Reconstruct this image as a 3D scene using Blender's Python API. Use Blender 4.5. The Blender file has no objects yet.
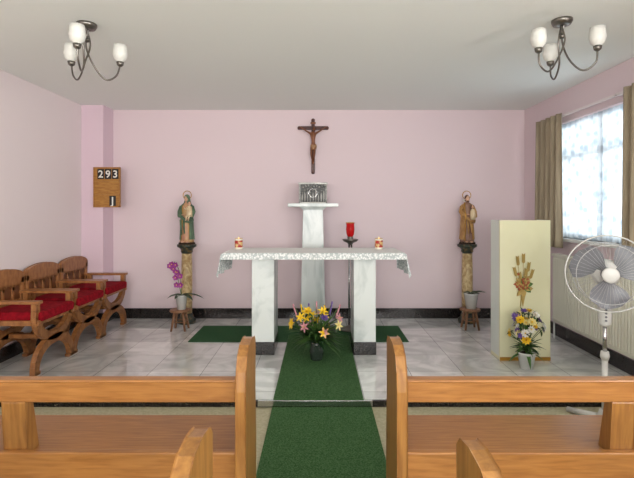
import bpy, math, random
from mathutils import Vector, Matrix
random.seed(7)
pi=math.pi
def lin(c):
    return tuple(((v/255)/12.92 if v/255<=0.04045 else ((v/255+0.055)/1.055)**2.4) for v in c)+(1,)
MATS={}
def mat(name,col,rough=.5,metal=0,col2=None,nscale=5,ndet=4,stretch=(1,1,1),bump=0,bscale=30,ramp=(.35,.65),spec=.5,trans=0,emis=None,sss=0,kind='noise',dist=0,sheen=0):
    if name in MATS: return MATS[name]
    m=bpy.data.materials.new(name); m.use_nodes=True
    nt=m.node_tree; N=nt.nodes; L=nt.links; b=N['Principled BSDF']
    b.inputs['Base Color'].default_value=lin(col)
    b.inputs['Roughness'].default_value=rough; b.inputs['Metallic'].default_value=metal
    b.inputs['Specular IOR Level'].default_value=spec
    b.inputs['Transmission Weight'].default_value=trans
    if sheen: b.inputs['Sheen Weight'].default_value=sheen
    if emis: b.inputs['Emission Color'].default_value=lin(emis[0]); b.inputs['Emission Strength'].default_value=emis[1]
    tc=N.new('ShaderNodeTexCoord'); mp=N.new('ShaderNodeMapping'); L.new(tc.outputs['Object'],mp.inputs[0]); mp.inputs['Scale'].default_value=stretch
    if col2:
        if kind=='vor':
            t=N.new('ShaderNodeTexVoronoi'); t.inputs['Scale'].default_value=nscale; out=t.outputs['Distance']
        else:
            t=N.new('ShaderNodeTexNoise'); t.inputs['Scale'].default_value=nscale; t.inputs['Detail'].default_value=ndet; t.inputs['Distortion'].default_value=dist; out=t.outputs['Fac']
        L.new(mp.outputs[0],t.inputs['Vector'])
        r=N.new('ShaderNodeValToRGB'); r.color_ramp.elements[0].position=ramp[0]; r.color_ramp.elements[1].position=ramp[1]
        r.color_ramp.elements[0].color=lin(col); r.color_ramp.elements[1].color=lin(col2)
        L.new(out,r.inputs[0]); L.new(r.outputs[0],b.inputs['Base Color'])
    if bump:
        t2=N.new('ShaderNodeTexNoise'); t2.inputs['Scale'].default_value=bscale; t2.inputs['Detail'].default_value=5
        L.new(mp.outputs[0],t2.inputs['Vector'])
        bp=N.new('ShaderNodeBump'); bp.inputs['Strength'].default_value=bump; bp.inputs['Distance'].default_value=.01
        L.new(t2.outputs['Fac'],bp.inputs['Height']); L.new(bp.outputs[0],b.inputs['Normal'])
    MATS[name]=m; return m

class MB:
    def __init__(s,name): s.n=name; s.v=[];s.f=[];s.m=[];s.sm=[];s.mats=[];s.M=Matrix()
    def mi(s,m):
        if m not in s.mats: s.mats.append(m)
        return s.mats.index(m)
    def add(s,vs,fs,m,smooth=False):
        o=len(s.v); s.v+= [s.M@Vector(p) for p in vs]
        i=s.mi(m)
        for f in fs: s.f.append([o+k for k in f]); s.m.append(i); s.sm.append(smooth)
    def box(s,x0,x1,y0,y1,z0,z1,m):
        s.add([(x0,y0,z0),(x1,y0,z0),(x1,y1,z0),(x0,y1,z0),(x0,y0,z1),(x1,y0,z1),(x1,y1,z1),(x0,y1,z1)],
              [(0,3,2,1),(4,5,6,7),(0,1,5,4),(1,2,6,5),(2,3,7,6),(3,0,4,7)],m)
    def frustum(s,c,w0,d0,w1,d1,z0,z1,m):
        x,y=c; v=[]
        for (w,d,z) in((w0,d0,z0),(w1,d1,z1)):
            v+=[(x-w/2,y-d/2,z),(x+w/2,y-d/2,z),(x+w/2,y+d/2,z),(x-w/2,y+d/2,z)]
        s.add(v,[(0,3,2,1),(4,5,6,7),(0,1,5,4),(1,2,6,5),(2,3,7,6),(3,0,4,7)],m)
    def prism(s,poly,ax,a,b,m):
        def P(p,t):
            return {'x':(t,p[0],p[1]),'y':(p[0],t,p[1]),'z':(p[0],p[1],t)}[ax]
        n=len(poly); v=[P(p,a) for p in poly]+[P(p,b) for p in poly]
        f=[tuple(range(n)),tuple(range(2*n-1,n-1,-1))]+[(i,(i+1)%n,n+(i+1)%n,n+i) for i in range(n)]
        s.add(v,f,m)
    def strip(s,pts,hw,ax,a,b,m,closed=False):
        n=len(pts); q=[]
        for i,p in enumerate(pts):
            p0=Vector(pts[max(i-1,0)]); p1=Vector(pts[min(i+1,n-1)])
            t=(p1-p0).normalized(); nr=Vector((-t.y,t.x)); h=hw[i] if isinstance(hw,(list,tuple)) else hw
            q.append((Vector(p)+nr*h,Vector(p)-nr*h))
        for i in range(n-1):
            s.prism([q[i][0],q[i+1][0],q[i+1][1],q[i][1]],ax,a,b,m)
    def lathe(s,prof,c,m,seg=24,smooth=True,sx=1,sy=1):
        v=[];f=[]
        for r,z in prof:
            for k in range(seg):
                a=2*pi*k/seg; v.append((c[0]+r*sx*math.cos(a),c[1]+r*sy*math.sin(a),c[2]+z))
        for i in range(len(prof)-1):
            for k in range(seg):
                f.append((i*seg+k,i*seg+(k+1)%seg,(i+1)*seg+(k+1)%seg,(i+1)*seg+k))
        if prof[0][0]>1e-4: f.append(tuple(range(seg-1,-1,-1)))
        if prof[-1][0]>1e-4 and len(prof)>1: f.append(tuple((len(prof)-1)*seg+k for k in range(seg)))
        s.add(v,f,m,smooth)
    def openlathe(s,prof,c,m,seg=24):
        v=[];f=[]
        for r,z in prof:
            for k in range(seg):
                a=2*pi*k/seg; v.append((c[0]+r*math.cos(a),c[1]+r*math.sin(a),c[2]+z))
        for i in range(len(prof)-1):
            for k in range(seg):
                f.append((i*seg+k,i*seg+(k+1)%seg,(i+1)*seg+(k+1)%seg,(i+1)*seg+k))
        s.add(v,f,m,True)
    def ball(s,c,rx,ry,rz,m,seg=14,rings=10):
        prof=[(math.sin(pi*i/rings),-math.cos(pi*i/rings)*rz) for i in range(rings+1)]
        s.lathe([(r if 0<i<rings else 0.0,z) for i,(r,z) in enumerate(prof)],c,m,seg,True,rx,ry)
    def tube(s,pts,r,m,seg=8,closed=False):
        pts=[Vector(p) for p in pts]; n=len(pts); v=[];f=[]
        nrm=None
        for i,p in enumerate(pts):
            if closed: t=(pts[(i+1)%n]-pts[i-1]).normalized()
            else: t=(pts[min(i+1,n-1)]-pts[max(i-1,0)]).normalized()
            if nrm is None:
                nrm=t.orthogonal().normalized()
            else:
                nrm=(nrm-t*nrm.dot(t)).normalized()
            bn=t.cross(nrm); rr=r[i] if isinstance(r,(list,tuple)) else r
            for k in range(seg):
                a=2*pi*k/seg; v.append(p+nrm*rr*math.cos(a)+bn*rr*math.sin(a))
        lim=n if closed else n-1
        for i in range(lim):
            j=(i+1)%n
            for k in range(seg): f.append((i*seg+k,i*seg+(k+1)%seg,j*seg+(k+1)%seg,j*seg+k))
        if not closed: f.append(tuple(range(seg-1,-1,-1))); f.append(tuple((n-1)*seg+k for k in range(seg)))
        s.add(v,f,m,True)
    def ring(s,c,R,r,m,ax='z',n=40,seg=6,ry=None):
        ry=ry or R; P=[]
        for k in range(n):
            a=2*pi*k/n; u,w=R*math.cos(a),ry*math.sin(a)
            P.append({'z':(c[0]+u,c[1]+w,c[2]),'y':(c[0]+u,c[1],c[2]+w),'x':(c[0],c[1]+u,c[2]+w)}[ax])
        s.tube(P,r,m,seg,True)
    def blade(s,o,d,up,L,W,bend,m,n=5):
        """leaf / petal"""
        o=Vector(o); d=Vector(d).normalized(); up=Vector(up); 
        sd=d.cross(up)
        if sd.length<1e-3: sd=d.orthogonal()
        sd.normalize(); u=sd.cross(d).normalized()
        v=[];f=[]
        for i in range(n+1):
            t=i/n; w=W*.5*math.sin(pi*min(1,.08+t*.92))**.7 if t<1 else 0.0005
            c=o+d*(L*t*(1-.25*abs(bend)*t))+u*(-bend*L*t*t)
            v+=[c-sd*w+u*w*.3,c,c+sd*w+u*w*.3]
        for i in range(n):
            a=3*i; f+=[(a,a+1,a+4,a+3),(a+1,a+2,a+5,a+4)]
        s.add(v,f,m,True)
    def build(s,loc=(0,0,0),rz=0,bevel=0,sub=0,parent=None):
        me=bpy.data.meshes.new(s.n); me.from_pydata([tuple(p) for p in s.v],[],s.f)
        for m in s.mats: me.materials.append(m)
        me.polygons.foreach_set('material_index',s.m); me.polygons.foreach_set('use_smooth',s.sm); me.update()
        o=bpy.data.objects.new(s.n,me); bpy.context.collection.objects.link(o)
        o.location=loc; o.rotation_euler=(0,0,rz)
        if parent: o.parent=parent
        if bevel:
            b=o.modifiers.new('bev','BEVEL'); b.width=bevel; b.segments=2; b.limit_method='ANGLE'; b.angle_limit=math.radians(50)
        return o
def bez(p,n=10):
    """catmull-rom through points"""
    p=[Vector(q) for q in p]; out=[]
    for i in range(len(p)-1):
        a=p[max(i-1,0)];b=p[i];c=p[i+1];d=p[min(i+2,len(p)-1)]
        for k in range(n):
            t=k/n; out.append(.5*((2*b)+(c-a)*t+(2*a-5*b+4*c-d)*t*t+(-a+3*b-3*c+d)*t**3))
    out.append(p[-1]); return out

# ---------- materials
M_pink=mat('paint_pink',(228,209,214),.7,bump=.04,bscale=60)
M_pinkL=mat('paint_pink_light',(235,223,224),.7,bump=.04,bscale=60)
M_pinkP=mat('paint_pillar',(224,199,211),.7)
M_ceil=mat('paint_ceiling',(241,245,241),.8)
M_white=mat('white_gloss',(228,230,226),.35)
M_black=mat('granite_black',(22,21,22),.2,col2=(78,68,62),nscale=90,ramp=(.5,.75))
M_marble=mat('marble_white',(222,228,226),.22,col2=(182,192,190),nscale=3,ndet=8,ramp=(.46,.62),dist=1.5,stretch=(1,1,.5))
M_beige=mat('floor_beige',(186,180,150),.6,col2=(168,162,132),nscale=60)
M_green=mat('carpet_green',(50,86,48),.95,col2=(88,122,80),nscale=130,ndet=3,bump=1,bscale=220,spec=.1)
M_greend=mat('carpet_green_dark',(46,82,54),.95,col2=(70,108,74),nscale=130,bump=1,bscale=220,spec=.1)
M_oak=mat('oak_pew',(166,114,60),.3,col2=(136,88,42),nscale=7,ndet=6,stretch=(1,12,12),ramp=(.3,.7),dist=.5)
M_oakv=mat('oak_pew_end',(164,116,60),.3,col2=(130,86,42),nscale=6,ndet=6,stretch=(10,10,1),ramp=(.3,.7),dist=.5)
M_chair=mat('chair_wood',(168,114,66),.35,col2=(132,82,44),nscale=8,stretch=(4,4,2),ramp=(.3,.7))
M_chaird=mat('chair_wood_dark',(104,62,34),.4)
M_red=mat('red_velvet',(150,16,32),.9,col2=(120,8,22),nscale=30,spec=.15)
M_board=mat('board_wood',(180,128,58),.4,col2=(154,102,42),nscale=8,stretch=(2,8,8))
M_cross=mat('cross_wood',(84,36,26),.4,col2=(60,26,18),nscale=10)
M_bronze=mat('corpus_bronze',(126,78,52),.4,metal=.3)
M_silver=mat('silver',(164,164,160),.36,metal=.85,bump=.9,bscale=45)
M_chrome=mat('chrome',(190,190,190),.2,metal=1)
M_nickel=mat('brushed_nickel',(120,116,110),.3,metal=.9)
M_shade=mat('frosted_glass',(222,222,216),.35)
M_skin=mat('painted_skin',(212,168,140),.5)
M_gold=mat('gold',(186,140,58),.35,metal=.6)
M_pot=mat('white_ceramic',(236,236,232),.25)
M_soil=mat('soil',(50,36,24),.9)
M_leaf=mat('leaf',(46,84,34),.45,col2=(80,120,50),nscale=20)
M_leafd=mat('leaf_dark',(30,62,30),.4)
M_stem=mat('stem',(70,100,40),.6)
M_stool=mat('stool_wood',(146,104,74),.5,col2=(116,80,54),nscale=12,stretch=(1,6,1))
M_curt=mat('curtain_fabric',(168,154,130),.85,col2=(150,136,114),nscale=30,stretch=(1,1,.1))
M_ambo=mat('cream_panel',(226,224,190),.4,col2=(220,217,178),nscale=2)
M_ambos=mat('cream_panel_edge',(220,226,218),.4)
M_rad=mat('radiator_enamel',(226,224,208),.4)

def tilemat():
    m=bpy.data.materials.new('marble_tiles'); m.use_nodes=True; nt=m.node_tree;N=nt.nodes;L=nt.links;b=N['Principled BSDF']
    tc=N.new('ShaderNodeTexCoord'); mp=N.new('ShaderNodeMapping'); L.new(tc.outputs['Object'],mp.inputs[0]); mp.inputs['Location'].default_value=(.1,.05,0)
    br=N.new('ShaderNodeTexBrick'); L.new(mp.outputs[0],br.inputs['Vector'])
    br.offset=0; br.inputs['Scale'].default_value=1; br.inputs['Brick Width'].default_value=.4; br.inputs['Row Height'].default_value=.4
    br.inputs['Mortar Size'].default_value=.003; br.inputs['Mortar'].default_value=lin((160,161,158)); br.inputs['Color1'].default_value=lin((242,243,240)); br.inputs['Color2'].default_value=lin((218,220,218))
    br.inputs['Mortar Smooth'].default_value=.2
    n=N.new('ShaderNodeTexNoise'); n.inputs['Scale'].default_value=2.6; n.inputs['Detail'].default_value=9; n.inputs['Distortion'].default_value=2; L.new(mp.outputs[0],n.inputs['Vector'])
    r=N.new('ShaderNodeValToRGB'); r.color_ramp.elements[0].position=.40; r.color_ramp.elements[0].color=lin((206,208,208)); r.color_ramp.elements[1].position=.58; r.color_ramp.elements[1].color=(1,1,1,1)
    L.new(n.outputs['Fac'],r.inputs[0])
    mx=N.new('ShaderNodeMix'); mx.data_type='RGBA'; mx.blend_type='MULTIPLY'; mx.inputs[0].default_value=.7
    L.new(br.outputs['Color'],mx.inputs[6]); L.new(r.outputs[0],mx.inputs[7]); L.new(mx.outputs[2],b.inputs['Base Color'])
    b.inputs['Roughness'].default_value=.07; b.inputs['Specular IOR Level'].default_value=.6
    b.inputs['Coat Weight'].default_value=.6; b.inputs['Coat Roughness'].default_value=.05; b.inputs['Coat IOR'].default_value=1.6
    return m
M_tile=tilemat()
def netmat():
    m=bpy.data.materials.new('net_curtain'); m.use_nodes=True; nt=m.node_tree;N=nt.nodes;L=nt.links
    N.remove(N['Principled BSDF']); out=N['Material Output']
    tc=N.new('ShaderNodeTexCoord'); v=N.new('ShaderNodeTexVoronoi'); v.inputs['Scale'].default_value=13; L.new(tc.outputs['Object'],v.inputs['Vector'])
    n=N.new('ShaderNodeTexNoise'); n.inputs['Scale'].default_value=22; n.inputs['Detail'].default_value=3; L.new(tc.outputs['Object'],n.inputs['Vector'])
    ad=N.new('ShaderNodeMath'); ad.operation='MULTIPLY'; L.new(v.outputs['Distance'],ad.inputs[0]); L.new(n.outputs['Fac'],ad.inputs[1])
    r=N.new('ShaderNodeValToRGB'); r.color_ramp.elements[0].position=.1; r.color_ramp.elements[0].color=lin((150,172,188)); r.color_ramp.elements[1].position=.3; r.color_ramp.elements[1].color=lin((222,234,242))
    L.new(ad.outputs[0],r.inputs[0])
    tl=N.new('ShaderNodeBsdfTranslucent'); L.new(r.outputs[0],tl.inputs[0]); df=N.new('ShaderNodeBsdfDiffuse'); df.inputs[0].default_value=lin((236,240,245))
    a=N.new('ShaderNodeMixShader'); a.inputs[0].default_value=.4; L.new(tl.outputs[0],a.inputs[1]); L.new(df.outputs[0],a.inputs[2])
    tr=N.new('ShaderNodeBsdfTransparent'); b=N.new('ShaderNodeMixShader'); b.inputs[0].default_value=.94; L.new(tr.outputs[0],b.inputs[1]); L.new(a.outputs[0],b.inputs[2]); L.new(b.outputs[0],out.inputs[0])
    return m
M_net=netmat()

# ---------- room
ZC=2.507; XL=-2.62; XR=2.38; YB=5.3; YR=-2.6; ZP=.10; FL=.055; YP=3.03
b=MB('floor'); b.box(XL,XR,YR,YB,-.1,FL,M_beige); b.build()
b=MB('floor_platform'); b.box(XL,XR,YP,YB,FL,ZP,M_tile); b.build()
b=MB('trim_1'); b.box(XL,XR,YP-.02,YP,FL,ZP-.004,M_black); b.build()
b=MB('ceiling'); b.box(XL-.15,XR+.15,YR-.15,YB+.15,ZC,ZC+.1,M_ceil); b.build()
b=MB('wall_back'); b.box(XL,XR,YB,YB+.15,0,ZC,M_pink); b.build()
b=MB('wall_left'); b.box(XL-.15,XL,YR-.15,YB+.15,-.1,ZC,M_pinkL); b.build()
b=MB('wall_pillar'); b.box(XL,-2.38,5.05,YB,ZP,ZC,M_pinkP); b.build()
def wallholes(name,holes,along,fixed0,fixed1,a0,a1,m):
    b=MB(name); cur=a0
    def bx(p,q,z0,z1):
        if along=='y': b.box(fixed0,fixed1,p,q,z0,z1,m)
        else: b.box(p,q,fixed0,fixed1,z0,z1,m)
    for (h0,h1,z0,z1) in holes:
        bx(cur,h0,-.1,ZC); bx(h0,h1,-.1,z0); bx(h0,h1,z1,ZC); cur=h1
    bx(cur,a1,-.1,ZC); b.build()
wallholes('wall_right',[(-1.9,.9,1.08,2.2),(2.5,4.62,1.08,2.2)],'y',XR,XR+.15,YR-.15,YB+.15,M_pink)
wallholes('wall_rear',[(-1.8,1.8,.9,2.2)],'x',YR-.15,YR,XL,XR,M_pinkL)
# baseboards
b=MB('baseboard_back'); b.box(-2.38,XR,YB-.02,YB,ZP,ZP+.115,M_black); b.box(XL,-2.36,5.03,5.05,ZP,ZP+.115,M_black); b.box(-2.38,-2.36,5.05,YB-.02,ZP,ZP+.115,M_black); b.build()
b=MB('baseboard_right'); b.box(XR-.02,XR,YP,YB-.02,ZP,ZP+.115,M_black); b.build()
b=MB('baseboard_left'); b.box(XL,XL+.02,YP,5.03,ZP,ZP+.115,M_black); b.build()
# windows
def window(name,along,a0,a1,z0,z1,f,n):
    b=MB(name); 
    def bx(p,q,c,d):
        if along=='y': b.box(f+.05,f+.1,p,q,c,d,M_white)
        else: b.box(p,q,f-.1,f-.05,c,d,M_white)
    t=.05
    bx(a0,a1,z0,z0+t); bx(a0,a1,z1-t,z1); 
    for i in range(n+1):
        c=a0+t/2+(a1-a0-t)*i/n; bx(c-t/2,c+t/2,z0+t,z1-t)
    bx(a0,a1,z1-.36,z1-.32)
    if along=='y': b.box(f-.05,f+.15,a0-.04,a1+.04,z0-.03,z0,M_white)
    else: b.box(a0-.04,a1+.04,f-.15,f+.05,z0-.03,z0,M_white)
    b.build()
window('window_1','y',2.5,4.62,1.08,2.2,XR,3)
window('fill_window_right','y',-1.9,.9,1.08,2.2,XR,3)  # unseen window behind the camera, added as an opening for fill light
window('fill_window_rear','x',-1.8,1.8,.9,2.2,YR,4)  # rear window likewise added out of view to let fill in
# net
def sheet(name,y0,y1,z0,z1,x,amp,wl,m,thick=0,flare=0):
    b=MB(name); n=int((y1-y0)/.008); R=14; v=[];f=[]
    for j in range(R+1):
        t=j/R; z=z1+(z0-z1)*t
        for i in range(n+1):
            u=i/n; y=y0+(y1-y0)*u; yc=(y0+y1)/2; y=yc+(y-yc)*(1-flare*.5*math.sin(pi*t))
            a=amp*(.55+.45*t)
            v.append((x+a*math.sin(2*pi*(y-y0)/wl+.6*math.sin(3*u+t))+.25*a*math.sin(31*y+2),y,z))
    for j in range(R):
        for i in range(n): a=j*(n+1)+i; f.append((a,a+1,a+n+2,a+n+1))
    b.add(v,f,m,True); o=b.build()
    if thick: s=o.modifiers.new('s','SOLIDIFY'); s.thickness=thick
    return o
sheet('net_curtain',2.55,4.6,1.085,2.19,XR+.02,.012,.07,M_net)
sheet('window_curtain',4.33,4.86,.99,2.27,XR-.09,.03,.1,M_curt,.003,.1)
sheet('window_curtain',2.55,3.44,.99,2.27,XR-.09,.03,.1,M_curt,.003)
b=MB('curtain_rail'); b.box(XR-.05,XR-.035,2.3,4.9,2.245,2.265,M_pinkL)
for y in(2.45,3.6,4.85): b.box(XR-.05,XR,y-.01,y+.01,2.245,2.265,M_pinkL)
b.build()
# radiator
b=MB('radiator'); x0,x1=XR-.12,XR-.05
b.box(x0+.012,x1,2.7,4.44,.27,.92,M_rad)
y=2.72
while y<4.42:
    b.box(x0,x0+.02,y,y+.022,.30,.89,M_rad); y+=.036
b.box(x0-.002,x1+.005,2.69,4.45,.905,.93,M_rad)
b.tube([(x0+.035,4.47,ZP),(x0+.035,4.47,.3),(x0+.035,4.42,.31)],.009,M_white)
b.ball((x0+.035,4.475,.3),.018,.018,.03,M_white)
for yy in(2.9,4.2): b.box(x1,XR-.001,yy,yy+.03,.35,.8,M_rad)
b.build(bevel=.003)

# ---------- carpets
b=MB('green_rug'); b.box(-1.24,-.302,4.33,4.92,ZP,ZP+.008,M_greend); b.box(.298,.85,4.33,4.92,ZP,ZP+.008,M_greend); b.box(-.302,.298,4.56,4.92,ZP,ZP+.008,M_greend); b.build(bevel=.002)
b=MB('green_carpet_runner')
b.box(-.30,.294,YP-.03,4.55,ZP+.0,ZP+.011,M_green); b.build(bevel=.003)
b=MB('green_carpet_runner'); b.box(-.305,.345,1.96,YP-.045,FL,FL+.012,M_green); b.box(-.245,.265,-1.5,1.96,FL,FL+.012,M_green); b.build(bevel=.003)
b=MB('trim_2'); b.box(-.40,.35,YP-.043,YP-.02,FL+.012,ZP+.006,M_chrome); b.build(bevel=.002)

# ---------- altar
b=MB('altar_table')
for (a,c) in((-.58,-.388),(.30,.49)):
    b.box(a,c,3.95,4.32,ZP+.11,.93,M_marble); b.box(a-.004,c+.004,3.945,4.325,ZP,ZP+.11,M_black)
b.box(-.80,.72,3.88,4.42,.93,.98,M_marble); b.build(bevel=.004)
# cloth
def lace():
    m=bpy.data.materials.new('lace_cloth'); m.use_nodes=True; nt=m.node_tree;N=nt.nodes;L=nt.links;b=N['Principled BSDF']
    tc=N.new('ShaderNodeTexCoord'); v=N.new('ShaderNodeTexVoronoi'); v.inputs['Scale'].default_value=60; L.new(tc.outputs['Object'],v.inputs['Vector'])
    r=N.new('ShaderNodeValToRGB'); r.color_ramp.elements[0].position=.35; r.color_ramp.elements[0].color=lin((242,244,243)); r.color_ramp.elements[1].position=.65; r.color_ramp.elements[1].color=lin((190,198,198))
    L.new(v.outputs['Distance'],r.inputs[0]); L.new(r.outputs[0],b.inputs['Base Color']); b.inputs['Roughness'].default_value=.8
    bp=N.new('ShaderNodeBump'); bp.inputs['Strength'].default_value=.2; bp.inputs['Distance'].default_value=.003; L.new(v.outputs['Distance'],bp.inputs['Height']); L.new(bp.outputs[0],b.inputs['Normal'])
    return m
M_lace=lace(); M_linen=mat('linen',(242,243,240),.8)
b=MB('altar_cloth'); hx,hy=.772,.277; cx,cy=-.045,4.15; dx_,dy_=.19,.055
nu,nv=150,70; v=[];f=[];fl=[]
for j in range(nv+1):
    t=-(hy+dy_)+2*(hy+dy_)*j/nv
    for i in range(nu+1):
        s_=-(hx+dx_)+2*(hx+dx_)*i/nu
        es=max(0,abs(s_)-hx); et=max(0,abs(t)-hy); sg=1 if s_>0 else -1; tg=1 if t>0 else -1
        x=max(-hx,min(hx,s_)); y=max(-hy,min(hy,t)); 
        drop=max(es,et)+.35*min(es,et)
        wv=es/dx_
        x+=sg*(min(es,.012)+wv*(.03+.018*math.sin(t*26+1))); y+=tg*(min(et,.008)+.15*es*(abs(t)/hy)**3) if abs(t)>.1 or et else 0
        if et: y+=tg*.004*math.sin(s_*40)*(et/dy_)
        z=.986-drop
        v.append((cx+x,cy+y,z))
A=[];B=[]
for j in range(nv):
    for i in range(nu):
        a=j*(nu+1)+i; q=(a,a+1,a+nu+2,a+nu+1)
        s_=-(hx+dx_)+2*(hx+dx_)*(i+.5)/nu; t=-(hy+dy_)+2*(hy+dy_)*(j+.5)/nv
        (B if (abs(s_)<hx+.01 and abs(t)<hy) else A).append(q)
b.add(v,A,M_lace,True)
for q in B: b.f.append(list(q)); b.m.append(b.mi(M_linen)); b.sm.append(True)
b.build()
# votive candles
M_cg=mat('candle_label',(220,190,130),.3,col2=(170,30,24),nscale=30,ramp=(.45,.55)); M_wax=mat('wax',(240,232,214),.5); M_fl=mat('flame',(255,200,120),.5,emis=((255,190,100),3))
for x in(-.745,.555):
    b=MB('votive_candle'); b.lathe([(.032,0),(.036,.01),(.036,.1),(.033,.1),(.033,.085),(.0,.085)],(0,0,0),M_wax,20)
    b.openlathe([(.0368,.018),(.0368,.082)],(0,0,0),M_cg,20); b.ring((0,0,.1),.035,.002,M_gold)
    b.tube([(0,0,.085),(0,0,.097)],.0015,M_soil); b.ball((0,0,.103),.004,.004,.009,M_fl,8,6); b.build((x,4.25,.987))
# tabernacle pedestal
b=MB('tabernacle_pedestal'); b.frustum((0,0),.27,.25,.215,.2,0,1.285,M_marble); b.box(-.27,.27,-.15,.15,1.285,1.322,M_marble); b.frustum((0,0),.22,.2,.30,.24,1.25,1.285,M_marble)
b.build((-.065,5.05,ZP),bevel=.004)
b=MB('tabernacle'); b.box(-.15,.15,-.1,.1,0,.215,M_silver)
M_sild=mat('silver_dark',(70,70,70),.45,metal=.7)
b.box(-.137,.137,-.102,-.1,.013,.205,M_sild)
for x in(-.15,.136): b.box(x,x+.014,-.11,-.1,0,.215,M_silver)
b.box(-.15,.15,-.11,-.1,0,.014,M_silver); b.box(-.157,.157,-.115,.105,.207,.223,M_silver)
for i in range(9):
    x=-.117+.0293*i; h=.09+.02*((i*37)%3)
    b.ball((x,-.102,.016+h/2),.0105,.010,h/2,M_silver,10,8); b.ball((x,-.108,.024+h),.009,.009,.012,M_silver,8,6)
    b.ball((x+.01,-.103,.175+.008*((i*13)%3)),.011,.008,.012,M_silver,8,6)
for x in(-.152,.138):
    for k in range(7): b.ball((x+.007,-.111,.02+.028*k),.006,.005,.01,M_silver,8,6)
b.ring((0,-.108,.11),.045,.004,M_chrome,'y')
b.build((-.065,5.04,ZP+1.322),bevel=.002)
# sanctuary lamp
M_redg=mat('red_glass',(170,8,14),.1,emis=((200,10,10),.12))
b=MB('sanctuary_lamp_stand'); b.lathe([(.11,0),(.11,.012),(.05,.03),(.02,.05)],(0,0,0),M_nickel)
b.tube([(-.012,0,.04),(-.012,0,.9)],.009,M_chrome); b.tube([(.012,0,.04),(.012,0,.9)],.009,M_chrome)
b.lathe([(.02,.88),(.03,.9),(.07,.915),(.085,.935),(.08,.94),(.03,.93),(.03,.955),(.035,.965)],(0,0,0),M_nickel)
b.lathe([(.028,.965),(.04,.99),(.045,1.04),(.041,1.09),(.046,1.11)],(0,0,0),M_redg); b.ring((0,0,1.11),.045,.004,M_gold)
b.build((.325,4.76,ZP+.008))

# ---------- crucifix
cr=bpy.data.objects.new('crucifix',None); bpy.context.collection.objects.link(cr); cr.location=(-.068,5.27,1.785)
b=MB('cross_beams'); b.box(-.02,.02,0,.03,0,.60,M_cross); b.box(-.16,.16,-.002,.025,.49,.53,M_cross)
for(x,z) in((-.16,.51),(.16,.51),(0,.60),(0,0)): b.ball((x,.012,z),.022,.014,.022,M_cross,10,8)
b.box(-.03,.03,-.006,0,.555,.575,M_bronze); b.build(parent=cr,bevel=.003)
def skinfig(name,vs,es,rs,m,parent,loc=(0,0,0)):
    me=bpy.data.meshes.new(name); me.from_pydata(vs,es,[]); o=bpy.data.objects.new(name,me); bpy.context.collection.objects.link(o)
    o.parent=parent; o.location=loc; me.materials.append(m)
    sk=o.modifiers.new('skin','SKIN'); sk.use_smooth_shade=True
    for i,r in enumerate(rs):
        me.skin_vertices[0].data[i].radius=(r,r) if not isinstance(r,tuple) else r
    me.skin_vertices[0].data[0].use_root=True
    sb=o.modifiers.new('sub','SUBSURF'); sb.levels=2; sb.render_levels=2
    return o
Y=-.026
vs=[(0,Y,.30),(0.003,Y-.006,.34),(0,Y-.008,.39),(0,Y-.006,.43),(.004,Y-.01,.46),(.008,Y-.014,.475),
 (-.03,Y-.004,.44),(-.085,Y,.475),(-.14,-.008,.515),(.03,Y-.004,.44),(.085,Y,.475),(.14,-.008,.515),
 (-.017,Y-.004,.285),(-.02,Y-.03,.2),(-.006,-.012,.12),(-.004,-.022,.09),(.017,Y-.004,.285),(.014,Y-.03,.2),(.004,-.012,.12),(.003,-.022,.09)]
es=[(0,1),(1,2),(2,3),(3,4),(4,5),(3,6),(6,7),(7,8),(3,9),(9,10),(10,11),(0,12),(12,13),(13,14),(14,15),(0,16),(16,17),(17,18),(18,19)]
rs=[.024,.02,.027,.026,.011,.011,.013,.009,.006,.013,.009,.006,.017,.013,.008,.007,.017,.013,.008,.007]
skinfig('corpus',vs,es,rs,M_bronze,cr)
def head(b,c,r,skin,hair,beard=None,veil=None,yaw=0):
    """head facing -Y; r = half head height"""
    old=b.M.copy(); b.M=old@Matrix.Translation(c)@Matrix.Rotation(yaw,4,'Z')
    b.ball((0,0,0),r*.72,r*.8,r,skin,18,14)
    b.ball((0,-r*.35,-r*.5),r*.48,r*.5,r*.5,skin,14,10)
    b.tube([(0,-r*.74,r*.12),(0,-r*.92,-r*.14),(0,-r*.78,-r*.2)],[r*.06,r*.12,r*.06],skin,8)
    for sgn in(-1,1):
        b.ball((sgn*r*.28,-r*.7,r*.04),r*.1,r*.07,r*.06,M_eye,8,6)
        b.ball((sgn*r*.72,0,-r*.05),r*.08,r*.14,r*.2,skin,8,6)
        b.tube([(sgn*r*.14,-r*.76,r*.17),(sgn*r*.4,-r*.68,r*.17)],r*.03,hair,6)
    b.ball((0,-r*.78,-r*.46),r*.2,r*.07,r*.06,M_lip,10,6)
    b.ball((0,r*.15,r*.16),r*.82,r*.82,r*.95,hair,18,12)
    b.ball((0,r*.35,-r*.35),r*.7,r*.5,r*.85,hair,14,10)
    if beard: b.ball((0,-r*.42,-r*.82),r*.42,r*.38,r*.48,beard,12,10)
    if veil:
        b.ball((0,r*.22,r*.2),r*.95,r*.92,r*1.06,veil,18,12)
        b.lathe([(r*1.35,-r*1.9),(r*1.05,-r*.9),(r*.9,0),(r*.8,r*.4)],(0,r*.42,0),veil,18,True,1,.75)
    b.M=old
M_eye=mat('eye_dark',(30,20,16),.3); M_lip=mat('lip',(150,70,60),.5); M_hairb=mat('hair_brown',(90,60,40),.6)
b=MB('corpus_head'); head(b,(.012,Y-.02,.49),.026,M_bronze,M_cross,M_cross,yaw=.3)
b.ring((.012,Y-.014,.5),.021,.004,M_cross,'z',16)
b.build(parent=cr)
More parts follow.
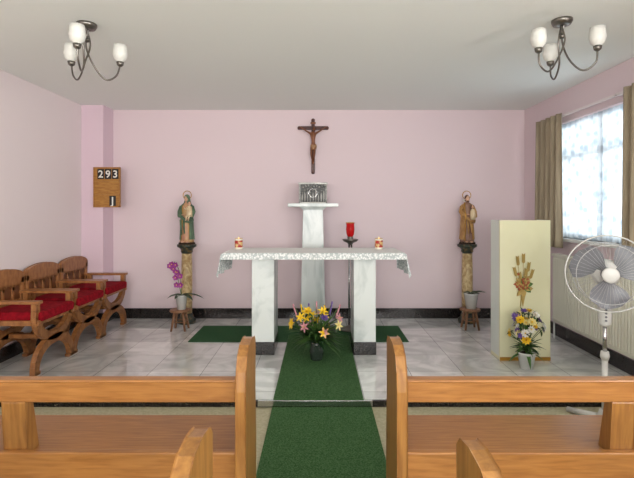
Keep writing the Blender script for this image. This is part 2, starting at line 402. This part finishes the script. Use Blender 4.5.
b=MB('loincloth'); M_loin=mat('loincloth_bronze',(160,120,84),.5); b.lathe([(.028,-.045),(.03,-.02),(.031,0),(.027,.012)],(0,Y-.004,.3),M_loin,16,True,1,.8); b.ball((.03,Y-.004,.29),.012,.01,.03,M_loin,8,8); b.build(parent=cr)
def hand(b,c,d,up,L,m):
    """small hand: palm + 4 fingers + thumb, curled"""
    c=Vector(c); d=Vector(d).normalized(); up=Vector(up).normalized(); sd=d.cross(up).normalized(); up=sd.cross(d)
    b.tube([c,c+d*L*.25,c+d*L*.5],[L*.16,L*.22,L*.2],m,8)
    for k,l in enumerate((.42,.5,.47,.36)):
        o=c+d*L*.45+sd*L*(.2-.13*k); b.tube([o,o+d*L*l*.5-up*L*.04,o+d*L*l*.85-up*L*.16],[L*.065,L*.06,L*.045],m,6)
    o=c+d*L*.12+sd*L*.16; b.tube([o,o+sd*L*.16+d*L*.15,o+sd*L*.2+d*L*.36-up*L*.05],[L*.08,L*.07,L*.05],m,6)
b=MB('corpus_hands')
for sg in(-1,1): hand(b,(sg*.137,-.008,.513),(sg*.8,0,.5),(0,-1,0),.026,M_bronze)
b.build(parent=cr)

# ---------- statues
def loft(b,secs,m,seg=56,a0=0,a1=2*pi,fold=.06,nf=11,ph=0,cap=True):
    v=[];f=[]; full=abs(a1-a0-2*pi)<1e-3; n=seg if full else seg+1
    for j,(z,rx,ry,cx,cy) in enumerate(secs):
        k=fold*max(0,1-z/.85)
        for i in range(n):
            a=a0+(a1-a0)*i/seg; q=1+k*math.sin(nf*a+ph+z*3)+k*.5*math.sin((nf*2-3)*a+z*7)
            v.append((cx+rx*q*math.cos(a),cy+ry*q*math.sin(a),z))
    for j in range(len(secs)-1):
        for i in range(seg):
            i2=(i+1)%n; f.append((j*n+i,j*n+i2,(j+1)*n+i2,(j+1)*n+i))
    if full and cap: f.append(tuple(range(n-1,-1,-1))); f.append(tuple((len(secs)-1)*n+i for i in range(n)))
    b.add(v,f,m,True)
def statue(name,loc,H,tunic,cloak,kind,trimm):
    b=MB(name); b.M=Matrix.Scale(H,4)
    b.lathe([(.17,0),(.17,.03),(.15,.045)],(0,0,0),M_soil,8,False,1,.85)
    W=.84
    secs=[(.04,.165,.13,0,0),(.12,.15,.12,0,0),(.3,.13,.11,0,-.005),(.5,.12,.1,.0,-.01),(.6,.105,.088,0,0),(.7,.115,.085,0,0),(.78,.115,.075,0,0),(.82,.085,.062,0,0),(.845,.045,.045,0,0),(.88,.035,.038,0,0)]
    loft(b,[(z,rx*W,ry,cx,cy) for z,rx,ry,cx,cy in secs],tunic)
    cs=[(.1,.175,.145,0,.012),(.25,.165,.14,0,.012),(.45,.155,.128,0,.01),(.6,.15,.115,0,.008),(.72,.155,.105,0,.008),(.79,.15,.09,0,.008),(.825,.1,.075,0,.01),(.85,.05,.055,0,.015)]
    cs=[(z,rx*W,ry,cx,cy) for z,rx,ry,cx,cy in cs]
    loft(b,cs,cloak,a0=-pi/2+.55,a1=1.5*pi-.55,fold=.05,nf=9,cap=False)
    loft(b,[(z,rx*.96,ry*.95,cx,cy) for z,rx,ry,cx,cy in cs],cloak,a0=-pi/2+.55,a1=1.5*pi-.55,fold=.05,nf=9)
    # gilt hems along the cloak opening
    for a in(-pi/2+.55,1.5*pi-.55): b.tube([(rx*1.0*math.cos(a),cy+ry*1.03*math.sin(a),z) for z,rx,ry,cx,cy in cs[:6]],.006,M_gold,6)
    # cloak swathe across front
    b.tube([(-.11,-.05,.7),(-.08,-.12,.56),(.02,-.15,.48),(.1,-.11,.46),(.13,-.04,.5)],[.03,.035,.035,.035,.03],cloak,10)
    for k in range(2 if kind=='mary' else 3):
        x=-.09+.06*k; b.tube([(x,-.12,.5-.02*k),(x+.01,-.135,.35),(x+.02,-.125,.2+.02*k)],[.022,.02,.012],cloak,8)
    # feet
    for sgn in(-1,1): b.ball((sgn*.05,-.13,.055),.028,.05,.018,M_skin,10,8)
    # arms
    b.tube([(-.105,0,.77),(-.14,-.03,.66),(-.12,-.1,.58),(-.06,-.15,.6)],[.042,.042,.04,.034],cloak,12)
    b.tube([(.105,0,.77),(.145,-.03,.66),(.13,-.1,.57),(.07,-.16,.57)],[.042,.042,.04,.034],cloak,12)
    hand(b,(-.06,-.15,.6),(.9,-.3,.2),(0,0,1),.075,M_skin); hand(b,(.07,-.16,.57),(-.9,-.2,.1),(0,0,1),.075,M_skin)
    if kind=='mary':
        head(b,(0,-.01,.935),.065,M_skin,M_hairb,veil=cloak,yaw=-.3)
        # child on arm
        loft(b,[(.56,.06,.055,.09,-.13),(.64,.055,.05,.09,-.13),(.72,.05,.04,.09,-.125),(.765,.04,.032,.09,-.12),(.785,.02,.02,.09,-.12)],trimm,fold=.1,nf=7)
        head(b,(.088,-.125,.825),.043,M_skin,M_hairb,yaw=.3)
        b.tube([(.055,-.13,.755),(.03,-.17,.71),(.0,-.19,.74)],[.017,.015,.011],trimm,8); hand(b,(0,-.19,.74),(-.3,-.2,1),(0,-1,0),.035,M_skin)
        b.tube([(.125,-.13,.755),(.14,-.17,.7),(.1,-.19,.68)],[.017,.015,.011],trimm,8); hand(b,(.1,-.19,.68),(-1,-.2,.2),(0,0,1),.035,M_skin)
        for sg in(-.02,.03): b.tube([(.09+sg,-.15,.59),(.07+sg,-.2,.57),(.06+sg,-.2,.5)],[.022,.018,.012],trimm,8); b.ball((.06+sg,-.215,.49),.014,.024,.011,M_skin,8,6)
    else:
        head(b,(0,-.01,.935),.065,M_skin,M_hairb,beard=M_hairb,yaw=.2)
        b.tube([(-.1,-.17,.08),(-.09,-.18,.6),(-.11,-.15,.86)],.008,M_gold,8)
        for k in range(6):
            a=k*1.05; b.blade((-.11,-.15,.85+.01*k),(math.cos(a),math.sin(a),.9),(0,0,1),.06,.03,.4,M_wht)
        loft(b,[(.5,.05,.05,.06,-.17),(.6,.055,.05,.06,-.16),(.68,.045,.04,.06,-.15),(.72,.02,.02,.06,-.15)],trimm,fold=.1,nf=7)
        head(b,(.06,-.15,.76),.04,M_skin,M_hairb,yaw=-.2)
    b.ring((0,.03,1.0),.085,.008,M_gold,'y',28); b.tube([(0,.05,.93),(0,.035,1.0)],.004,M_gold)
    b.build(loc)
M_wht=mat('petal_white',(236,234,226),.6)
M_gcl=mat('cloak_green',(96,122,92),.5,col2=(72,96,76),nscale=12); M_tun=mat('tunic_rose',(186,130,108),.5,col2=(196,160,112),nscale=14)
M_brn=mat('cloak_ochre',(192,150,92),.5,col2=(158,114,66),nscale=12); M_tuj=mat('tunic_brown',(128,92,80),.5,col2=(156,122,100),nscale=14); M_chd=mat('child_robe',(218,196,160),.5)
M_col=mat('column_marble',(168,136,90),.3,col2=(212,190,144),nscale=14,ndet=8,ramp=(.4,.6),dist=1.5); M_cap=mat('capital_green',(40,52,44),.3,col2=(128,102,58),nscale=30,ramp=(.52,.7))
def pedestal(loc):
    b=MB('statue_pedestal'); b.lathe([(.1,0),(.1,.04),(.075,.06),(.07,.09),(.058,.11)],(0,0,0),M_cap,24)
    b.lathe([(.056,.1),(.06,.3),(.06,.55),(.054,.78)],(0,0,0),M_col,24); b.lathe([(.055,.77),(.066,.79),(.064,.81),(.08,.83),(.105,.845),(.105,.87),(.10,.87)],(0,0,0),M_cap,24)
    b.build(loc)
for x,y in((-1.466,5.08),(1.65,5.1)): pedestal((x,y,ZP))
statue('madonna_and_child_statue',(-1.466,5.08,ZP+.87),.545,M_tun,M_gcl,'mary',M_chd)
statue('saint_joseph_statue',(1.65,5.1,ZP+.87),.545,M_tuj,M_brn,'joseph',M_chd)

# ---------- stools, plants
def stool(loc,w=.21,h=.215):
    b=MB('wooden_stool'); b.lathe([(w/2-.005,h-.022),(w/2,h-.018),(w/2,h-.004),(w/2-.005,h)],(0,0,0),M_stool,28)
    for k in range(4):
        a=pi/4+k*pi/2; c,s=math.cos(a),math.sin(a); b.tube([(c*.06,s*.06,h-.02),(c*.1,s*.1,0)],[.014,.011],M_stool,10)
    for k in range(4):
        a=pi/4+k*pi/2;a2=a+pi/2; b.tube([(math.cos(a)*.083,math.sin(a)*.083,.09),(math.cos(a2)*.083,math.sin(a2)*.083,.09)],.006,M_stool,6)
    b.build(loc)
stool((-1.45,4.78,ZP)); stool((1.59,4.82,ZP))
def potprof(r,h): return [(r*.7,0),(r,h*.95),(r*1.04,h*.95),(r*1.04,h),(r*.92,h),(r*.9,h*.88),(0,h*.86)]
M_pur=mat('petal_purple',(150,50,136),.5); M_purd=mat('petal_violet',(110,82,156),.5); M_yel=mat('petal_yellow',(238,196,40),.5); M_pk=mat('petal_pink',(214,150,160),.5); M_cream=mat('petal_cream',(238,222,150),.5)
b=MB('orchid_plant'); b.lathe(potprof(.06,.15),(0,0,0),M_pot,24); b.ball((0,0,.135),.05,.05,.012,M_soil)
for a,l in((0,.24),(2.8,.16),(3.6,.15),(5.6,.2),(4.4,.12),(.7,.16)): b.blade((0,0,.14),(math.cos(a),math.sin(a),.35),(0,0,1),l,.055,.45,M_leafd,7)
for sx in(0,1):
    st=bez([(0,0,.14),(-.025+.02*sx,-.01,.27),(-.05+.03*sx,-.02,.41),(-.1+.03*sx,-.03,.48+.02*sx)]); b.tube(st,.004,M_stem,6)
    for k in range(5):
        p=st[-1-5*k]+Vector((random.uniform(-.02,.02),-.015,random.uniform(-.03,.01)))
        for q in range(5):
            a=q*2*pi/5+k; b.blade(p,(math.cos(a),-.3,math.sin(a)),(0,-1,0),.034,.03,.1,M_pur)
        b.ball(p+Vector((0,-.008,0)),.006,.006,.006,M_yel,8,6)
b.build((-1.435,4.78,ZP+.215))
b=MB('potted_peace_lily'); b.lathe(potprof(.072,.16),(0,0,0),M_pot,24); b.ball((0,0,.145),.055,.055,.012,M_soil)
for a,l in((0,.17),(.6,.12),(2.2,.1),(3.4,.1),(4.4,.08),(5.3,.12),(5.9,.16)): b.blade((0,0,.15),(math.cos(a),math.sin(a),.6),(0,0,1),l,.04,.4,M_leafd,7)
b.build((1.60,4.82,ZP+.215))
def rv(): 
    while 1:
        v=Vector([random.uniform(-1,1) for _ in range(3)])
        if .1<v.length<1: return v.normalized()
def mum(b,p,n,r,m,c=None):
    n=Vector(n).normalized(); u=n.orthogonal().normalized(); w=n.cross(u)
    for lay,(k,el,l) in enumerate(((9,.15,1),(7,.6,.8),(5,1.3,.6))):
        for q in range(k):
            a=q*2*pi/k+lay; d=u*math.cos(a)+w*math.sin(a)+n*el; b.blade(p,d,n,r*l,r*.5,-.15,m,3)
    if c: b.ball(p+n*r*.15,r*.2,r*.2,r*.2,c,8,6)
def lily(b,p,n,r,m):
    n=Vector(n).normalized(); u=n.orthogonal().normalized(); w=n.cross(u)
    for q in range(6):
        a=q*pi/3; d=(u*math.cos(a)+w*math.sin(a))*.8+n*.8; b.blade(p,d,n,r,r*.38,.5,m,5)
    for q in range(4):
        a=q*pi/2; b.tube([p,p+n*r*.6+(u*math.cos(a)+w*math.sin(a))*r*.12],r*.02,M_yel,5)
def arrange(b,zc,rx,rz,n,cols,nleaf,fr,y0=0,stemz=.1,ll=.16):
    for i in range(nleaf):
        a=random.uniform(0,2*pi); e=random.uniform(.0,1.6); d=Vector((math.cos(a),math.sin(a)*.8,e)); 
        b.blade((0,0,stemz+random.uniform(0,.06)),d,(0,0,1),random.uniform(.6,1.1)*ll,random.uniform(.02,.035),random.uniform(.2,.7),random.choice([M_leaf,M_leafd,M_leaf]),6)
    for i in range(n):
        while 1:
            d=rv()
            if d.z>-.35: break
        p=Vector((d.x*rx,d.y*rx*.8,zc+d.z*rz))*1; 
        if i%3==0: p=Vector((d.x*rx*.6,d.y*rx*.5-.02,zc+d.z*rz*.6))
        b.tube(bez([(0,0,stemz-.02),(p.x*.3,p.y*.3,(stemz+p.z)/2),tuple(p)],4),.0025,M_stem,5)
        for _ in range(2): q=p-d*.02; b.blade(q,rv()+d*.5,(0,0,1),.06,.025,.3,random.choice([M_leaf,M_leafd]),4)
        m,kind,c=random.choice(cols); fdir=d+Vector((0,-.5,.2))
        (lily(b,p,fdir,fr*1.3,m) if kind=='l' else mum(b,p,fdir,fr*random.uniform(.7,1.1),m,c))
# centre arrangement
M_glass=mat('vase_glass',(70,84,74),.1,trans=.5)
b=MB('flower_vase'); b.lathe([(.045,0),(.05,.01),(.06,.07),(.045,.12),(.055,.15),(.05,.15),(.04,.12),(0,.12)],(0,0,0),M_glass,24)
arrange(b,.29,.2,.14,28,[(M_yel,'m',M_yel),(M_yel,'l',None),(M_pk,'l',None),(M_purd,'m',M_purd),(M_cream,'l',None),(M_yel,'l',None)],130,.038,stemz=.14,ll=.27)
for i in range(7):
    x=-.15+.05*i; t=(x*1.3,.02,.42+.06*random.random()); b.tube([(0,0,.14),(x*.5,0,.28),t],.003,M_stem,5)
    for k in range(9): b.ball((t[0]*(1-.02*k),.02,t[2]-.012*k),.008,.008,.009,(M_pk,M_yel,M_purd)[i%3],6,5)
b.build((-.02,3.80,ZP+.011))
# ---------- ambo
b=MB('lectern'); W=.42; D=.2
b.box(0,W,0,.02,0.03,1.165,M_ambo); b.box(0,.02,.02,D,0.03,1.165,M_ambos); b.box(W-.02,W,.02,D,.03,1.165,M_ambos)
b.box(0,W,-.0,D,0,.03,M_ambo); b.prism([(.02,1.13),(D,1.02),(D,1.04),(.02,1.15)],'x',.02,W-.02,M_ambos); b.box(.02,W-.02,D-.02,D,.03,.3,M_ambos)
b.box(0,W,-.004,0,0,.03,M_gold)
# relief
M_rust=mat('relief_rust',(150,74,40),.5); M_gleaf=mat('relief_gold',(176,150,86),.4,metal=.2)
for k,(ex,ez) in enumerate(((-.05,.85),(.0,.87),(.045,.80),(-.075,.76),(.075,.74),(.02,.75),(-.03,.72))):
    bx=W*.45
    pts=[(bx,-.006,.45),(bx+ex*.4,-.012,.6),(bx+ex,-.014,ez)]
    b.tube(bez(pts,5),.0025,M_gleaf,5)
    e=Vector(pts[-1]); dd=(Vector(pts[2])-Vector(pts[1])).normalized()
    for q in range(6):
        for sg in(-1,1): b.blade(e-dd*.012*q,(sg*.6+dd.x,-.2,1),(0,-1,0),.026,.012,0,M_gleaf,3)
for q in range(26):
    b.ball((W*.45+random.uniform(-.05,.045),-.012,.66+random.uniform(-.07,.06)),.012,.01,.012,random.choice([M_rust,M_rust,M_gleaf]),8,6)
for q in range(12):
    a=q*.8; b.blade((W*.45,-.008,.6+.01*(q%5)),(math.cos(a),-.15,math.sin(a)),(0,-1,0),.085,.04,.1,random.choice([M_gleaf,M_rust,M_leaf]),4)
b.tube([(W*.45-.02,-.006,.45),(W*.45-.01,-.008,.6)],.004,M_gleaf,6)
b.build((1.50,3.80,ZP),bevel=.003)
b=MB('potted_flowers'); b.lathe(potprof(.068,.13),(0,0,0),M_pot,24); b.ball((0,0,.115),.055,.055,.012,M_soil)
arrange(b,.30,.125,.15,38,[(M_wht,'m',M_yel),(M_wht,'m',M_yel),(M_yel,'m',M_gold),(M_purd,'m',M_purd),(M_cream,'m',M_yel)],40,.04,stemz=.12,ll=.15)
b.build((1.64,3.62,ZP))

# ---------- hymn board
hb=bpy.data.objects.new('hymn_board',None); bpy.context.collection.objects.link(hb); hb.location=(-2.33,5.05,1.38)
b=MB('board'); b.box(-.145,.145,-.022,0,0,.44,M_board)
for x in(-.145,.133): b.box(x,x+.012,-.03,-.022,0,.44,M_board)
for z in(0,.14,.285,.428): b.box(-.145,.145,-.03,-.022,z,z+.012,M_board)
M_card=mat('card_black',(22,20,22),.5)
for i in range(3): b.box(-.065+.08*i-.036,-.065+.08*i+.036,-.025,-.0225,.31,.42,M_card)
b.box(.03,.1,-.025,-.0225,.015,.125,M_card); b.build(parent=hb)
def text(s,x,z,size):
    c=bpy.data.curves.new('t','FONT'); c.body=s; c.size=size; c.extrude=.001; c.align_x='CENTER'; c.offset=.0015
    o=bpy.data.objects.new('t',c); bpy.context.collection.objects.link(o); dg=bpy.context.evaluated_depsgraph_get(); me=bpy.data.meshes.new_from_object(o.evaluated_get(dg)); bpy.data.objects.remove(o)
    me.materials.clear(); me.materials.append(M_wht); n=bpy.data.objects.new('number_'+s,me); bpy.context.collection.objects.link(n); n.parent=hb; n.location=(x,-.0265,z); n.rotation_euler=(pi/2,0,0)
for i,s in enumerate('293'): text(s,-.065+.08*i,.327,.11)
text('J',.065,.033,.115)

# ---------- chairs
def chair(loc,rz=0):
    b=MB('sanctuary_chair'); w=.235; b.M=Matrix.Diagonal((1,1,.87,1))
    for x in(.165,-.2):
        U=[(-w,.625),(-w,.56)]+[(-w*math.cos(pi*k/18),.5-.215*math.sin(pi*k/18)) for k in range(19)]+[(w,.56),(w,.625)]
        b.strip(U,[.02]*2+[.024+.012*math.sin(pi*k/18) for k in range(19)]+[.02]*2,'x',x,x+.04,M_chair)
        A=[(-w*1.06*math.cos(pi*k/18),.005+.25*math.sin(pi*k/18)**.8) for k in range(19)]
        b.strip(A,[.024+.012*math.sin(pi*k/18) for k in range(19)],'x',x,x+.04,M_chair)
        b.box(x,x+.04,-w-.035,-w+.035,0,.03,M_chair); b.box(x,x+.04,w-.035,w+.035,0,.03,M_chair)
        b.box(x,x+.04,-w+.01,w-.01,.43,.47,M_chair)
    b.box(-.2,.2,-.025,.025,.25,.29,M_chair)
    for y in(-w,w):
        b.box(-.22,.22,y-.018,y+.018,.43,.475,M_chair)
        b.box(-.24,.225,y-.03,y+.03,.62,.645,M_chair)
    # back
    for y in(-w,w): b.box(-.25,-.215,y-.02,y+.02,.44,.78,M_chair)
    arc=[(-w-.02,.73)]+[(-(w+.02)*math.cos(pi*k/16),.79+.085*math.sin(pi*k/16)) for k in range(17)]+[(w+.02,.73)]
    b.prism(arc,'x',-.252,-.215,M_chair)
    b.box(-.245,-.22,-w,w,.53,.57,M_chair)
    b.box(-.24,-.228,-w,w,.55,.75,M_chaird)
    for k in range(5):
        y=-w+.0+2*w*k/4; b.box(-.245,-.218,y-.013,y+.013,.56,.76,M_chair)
    for k in range(4):
        y=-w+2*w*(k+.5)/4; q=w/4
        b.strip([(y-q*math.cos(pi*j/8),.67+.055*math.sin(pi*j/8)) for j in range(9)],.009,'x',-.245,-.216,M_chair)
    o=b.build(loc,rz,bevel=.004)
    c=MB('seat_cushion'); c.box(-.21,.235,-w+.002,w-.002,.40,.475,M_red)
    c.build(parent=o,bevel=.02)
for y in(3.70,4.24,4.78): chair((-2.33,y,ZP),0)

# ---------- pews
def pew(xi,sgn,yb):
    b=MB('church_pew'); L=2.02; F=FL
    def X(a,c): 
        p,q=sgn*(xi+a),sgn*(xi+c); return (min(p,q),max(p,q))
    prof=[(-.02,F),(-.02,.68),(-.01,.75),(.02,.80),(.07,.828),(.14,.834),(.2,.825),(.225,.80),(.22,.6),(.24,.42),(.24,F)]
    for a in(0,L-.04):
        x0,x1=X(a,a+.04); b.prism([(yb+p,q) for p,q in prof],'x',x0,x1,M_oakv)
    x0,x1=X(.03,L-.03)
    b.box(x0,x1,yb+.015,yb+.05,.628,.71,M_oak)
    b.box(x0,x1,yb+.01,yb+.058,.704,.714,M_oak)
    b.box(x0,x1,yb+.0,yb+.03,.33,.448,M_oak)
    b.box(x0,x1,yb+.03,yb+.36,.405,.43,M_oak)
    b.box(x0,x1,yb+.33,yb+.35,.33,.405,M_oak)
    a=.84
    x0,x1=X(a,a+.05); b.prism([(yb+.05,.63),(yb+.015,.63),(yb+.03,.43),(yb+.09,.43)],'x',x0-.03,x1+.01,M_oakv)
    b.box(x0-.02,x1,yb+.02,yb+.34,F,.405,M_oakv)
    b.build(bevel=.005)
pew(.267,-1,1.70); pew(.285,1,1.70); pew(.262,-1,.90); pew(.322,1,.845)

# ---------- fan
M_fanw=mat('fan_white_plastic',(206,206,202),.35); M_fanb=mat('fan_blade_grey',(118,120,126),.3,spec=.6); M_wire=mat('fan_wire',(190,190,190),.3,metal=.3)
fan=bpy.data.objects.new('pedestal_fan',None); bpy.context.collection.objects.link(fan); fan.location=(1.71,2.74,FL); fan.rotation_euler=(0,0,-.38)
b=MB('stand')
for a in(.9,2.47,4.04,5.61): b.tube([(0,0,.05),(.1*math.cos(a),.1*math.sin(a),.035),(.23*math.cos(a),.23*math.sin(a),.018)],[.022,.02,.016],M_fanw,10)
b.lathe([(.05,.0),(.05,.05),(.035,.08),(.028,.1)],(0,0,0),M_fanw,20); b.tube([(0,0,.08),(0,0,.42)],.017,M_fanw,16); b.tube([(0,0,.42),(0,0,.62)],.012,M_chrome,14); b.lathe([(.02,.4),(.026,.42),(.022,.45)],(0,0,0),M_fanw,14)
b.lathe([(.02,.6),(.035,.62),(.04,.72),(.03,.78),(.02,.88)],(0,0,0),M_fanw,16)
for k in range(4): b.tube([(0,-.034,.64+.022*k),(0,-.043,.64+.022*k)],.006,M_fanb,8)
b.build(parent=fan)
b=MB('fan_head'); b.M=Matrix.Translation((0,-.06,.925))@Matrix.Rotation(pi/2,4,'X')
b.lathe([(.0,-.12),(.05,-.115),(.075,-.08),(.08,-.02),(.06,.02)],(0,0,0),M_fanw,24)
R=.222
for rr,zz,t in((R,.035,.004),(R,.025,.004),(.17,.085,.0018),(.18,-.0,.0018)): b.ring((0,0,zz),rr,t,M_fanw if t>.003 else M_wire,'z',56)
for k in range(44):
    a=2*pi*k/44; c,s=math.cos(a),math.sin(a)
    b.tube([(c*.05,s*.05,.1),(c*.13,s*.13,.096),(c*.19,s*.19,.078),(c*R,s*R,.036)],.0007,M_wire,4)
    if k%2==0: b.tube([(c*.06,s*.06,-.03),(c*.15,s*.15,-.03),(c*.2,s*.2,-.01),(c*R,s*R,.026)],.0008,M_wire,4)
b.lathe([(.045,.095),(.045,.103),(.035,.108),(0,.108)],(0,0,0),M_fanw,28); b.lathe([(.038,.0),(.038,.05),(.02,.06),(0,.06)],(0,0,0),M_fanb,20)
for k in range(3):
    a0=k*2*pi/3+pi/6-.15; v=[];f=[]; n=8
    for i in range(n+1):
        t=i/n; r=.03+.172*t; wd=.5+.62*math.sin(pi*min(1,t*.75+.1)); 
        if t>.85: wd*=1-.9*((t-.85)/.15)**2*.5
        for j in range(9):
            u=j/8-.5; a=a0+u*wd*1.35+.25*t; v.append((r*math.cos(a),r*math.sin(a),.03-u*.05))
    for i in range(n):
        for j in range(8): q=i*9+j; f.append((q,q+1,q+10,q+9))
    b.add(v,f,M_fanb,True)
b.build(parent=fan)

# ---------- ceiling lights
def pendant(loc,angs,R=.2):
    b=MB('ceiling_light'); b.lathe([(.0,0),(.012,-.035),(.05,-.03),(.06,-.012),(.06,0)][::-1],(0,0,0),M_nickel,24)
    b.tube([(0,0,-.02),(0,0,-.1)],.008,M_nickel,10); b.ball((0,0,-.1),.02,.02,.015,M_nickel)
    for a in angs:
        c,s=math.cos(a),math.sin(a)
        P=bez([(c*.01,s*.01,-.03),(-c*.0+ -s*.02,-s*.0+c*.02,-.13),(c*.04,s*.04,-.25),(c*.11,s*.11,-.325),(c*.175,s*.175,-.29),(c*R,s*R,-.215)],8); b.tube(P,.0055,M_nickel,8)
        x,y=c*R,s*R
        b.lathe([(.008,-.225),(.02,-.215),(.024,-.195),(.016,-.19)],(x,y,0),M_nickel,16)
        b.openlathe([(.018,-.195),(.038,-.175),(.046,-.145),(.043,-.11),(.040,-.085),(.037,-.085),(.040,-.11),(.043,-.145),(.035,-.172),(.015,-.19)],(x,y,0),M_shade,24)
    b.build(loc)
pendant((-1.445,2.85,ZC),[-1.35,2.5,.72]); pendant((1.48,2.79,ZC),[1.45,3.5,5.7],.185)

# ---------- light
def area(loc,rot,sx,sy,p,col=(1,1,1)):
    l=bpy.data.lights.new('daylight_and_fill','AREA'); l.shape='RECTANGLE'; l.size=sx; l.size_y=sy; l.energy=p; l.color=col  # serves the visible window's daylight and the added fill lamps
    o=bpy.data.objects.new('daylight_and_fill',l); bpy.context.collection.objects.link(o); o.location=loc; o.rotation_euler=rot
area((XR+.45,3.55,1.65),(0,pi/2,0),1.3,2.2,34,(.95,.98,1))
area((XR+.35,-.5,1.55),(0,pi/2+.35,0),1.2,2.8,185,(1,.99,.97))  # added fill lamp behind the camera, tilted up to brighten the ceiling
area((0,YR-.35,1.45),(pi/2+.38,0,0),3.6,1.4,232,(1,.99,.96))  # strongest added fill, from the rear, also tilted upward
w=bpy.data.worlds.new('w'); bpy.context.scene.world=w; w.use_nodes=True; bg=w.node_tree.nodes['Background']; bg.inputs[0].default_value=(.85,.93,1,1); bg.inputs[1].default_value=1.0
sc=bpy.context.scene; sc.view_settings.view_transform='Standard'; sc.view_settings.look='None'
cam=bpy.data.cameras.new('camera'); co=bpy.data.objects.new('camera',cam); bpy.context.collection.objects.link(co); co.location=(0,0,1.35); co.rotation_euler=(pi/2,0,0)
cam.sensor_width=36; cam.lens=458/634*36; cam.shift_x=-2/634; cam.shift_y=-29/634; cam.clip_start=.05; sc.camera=co
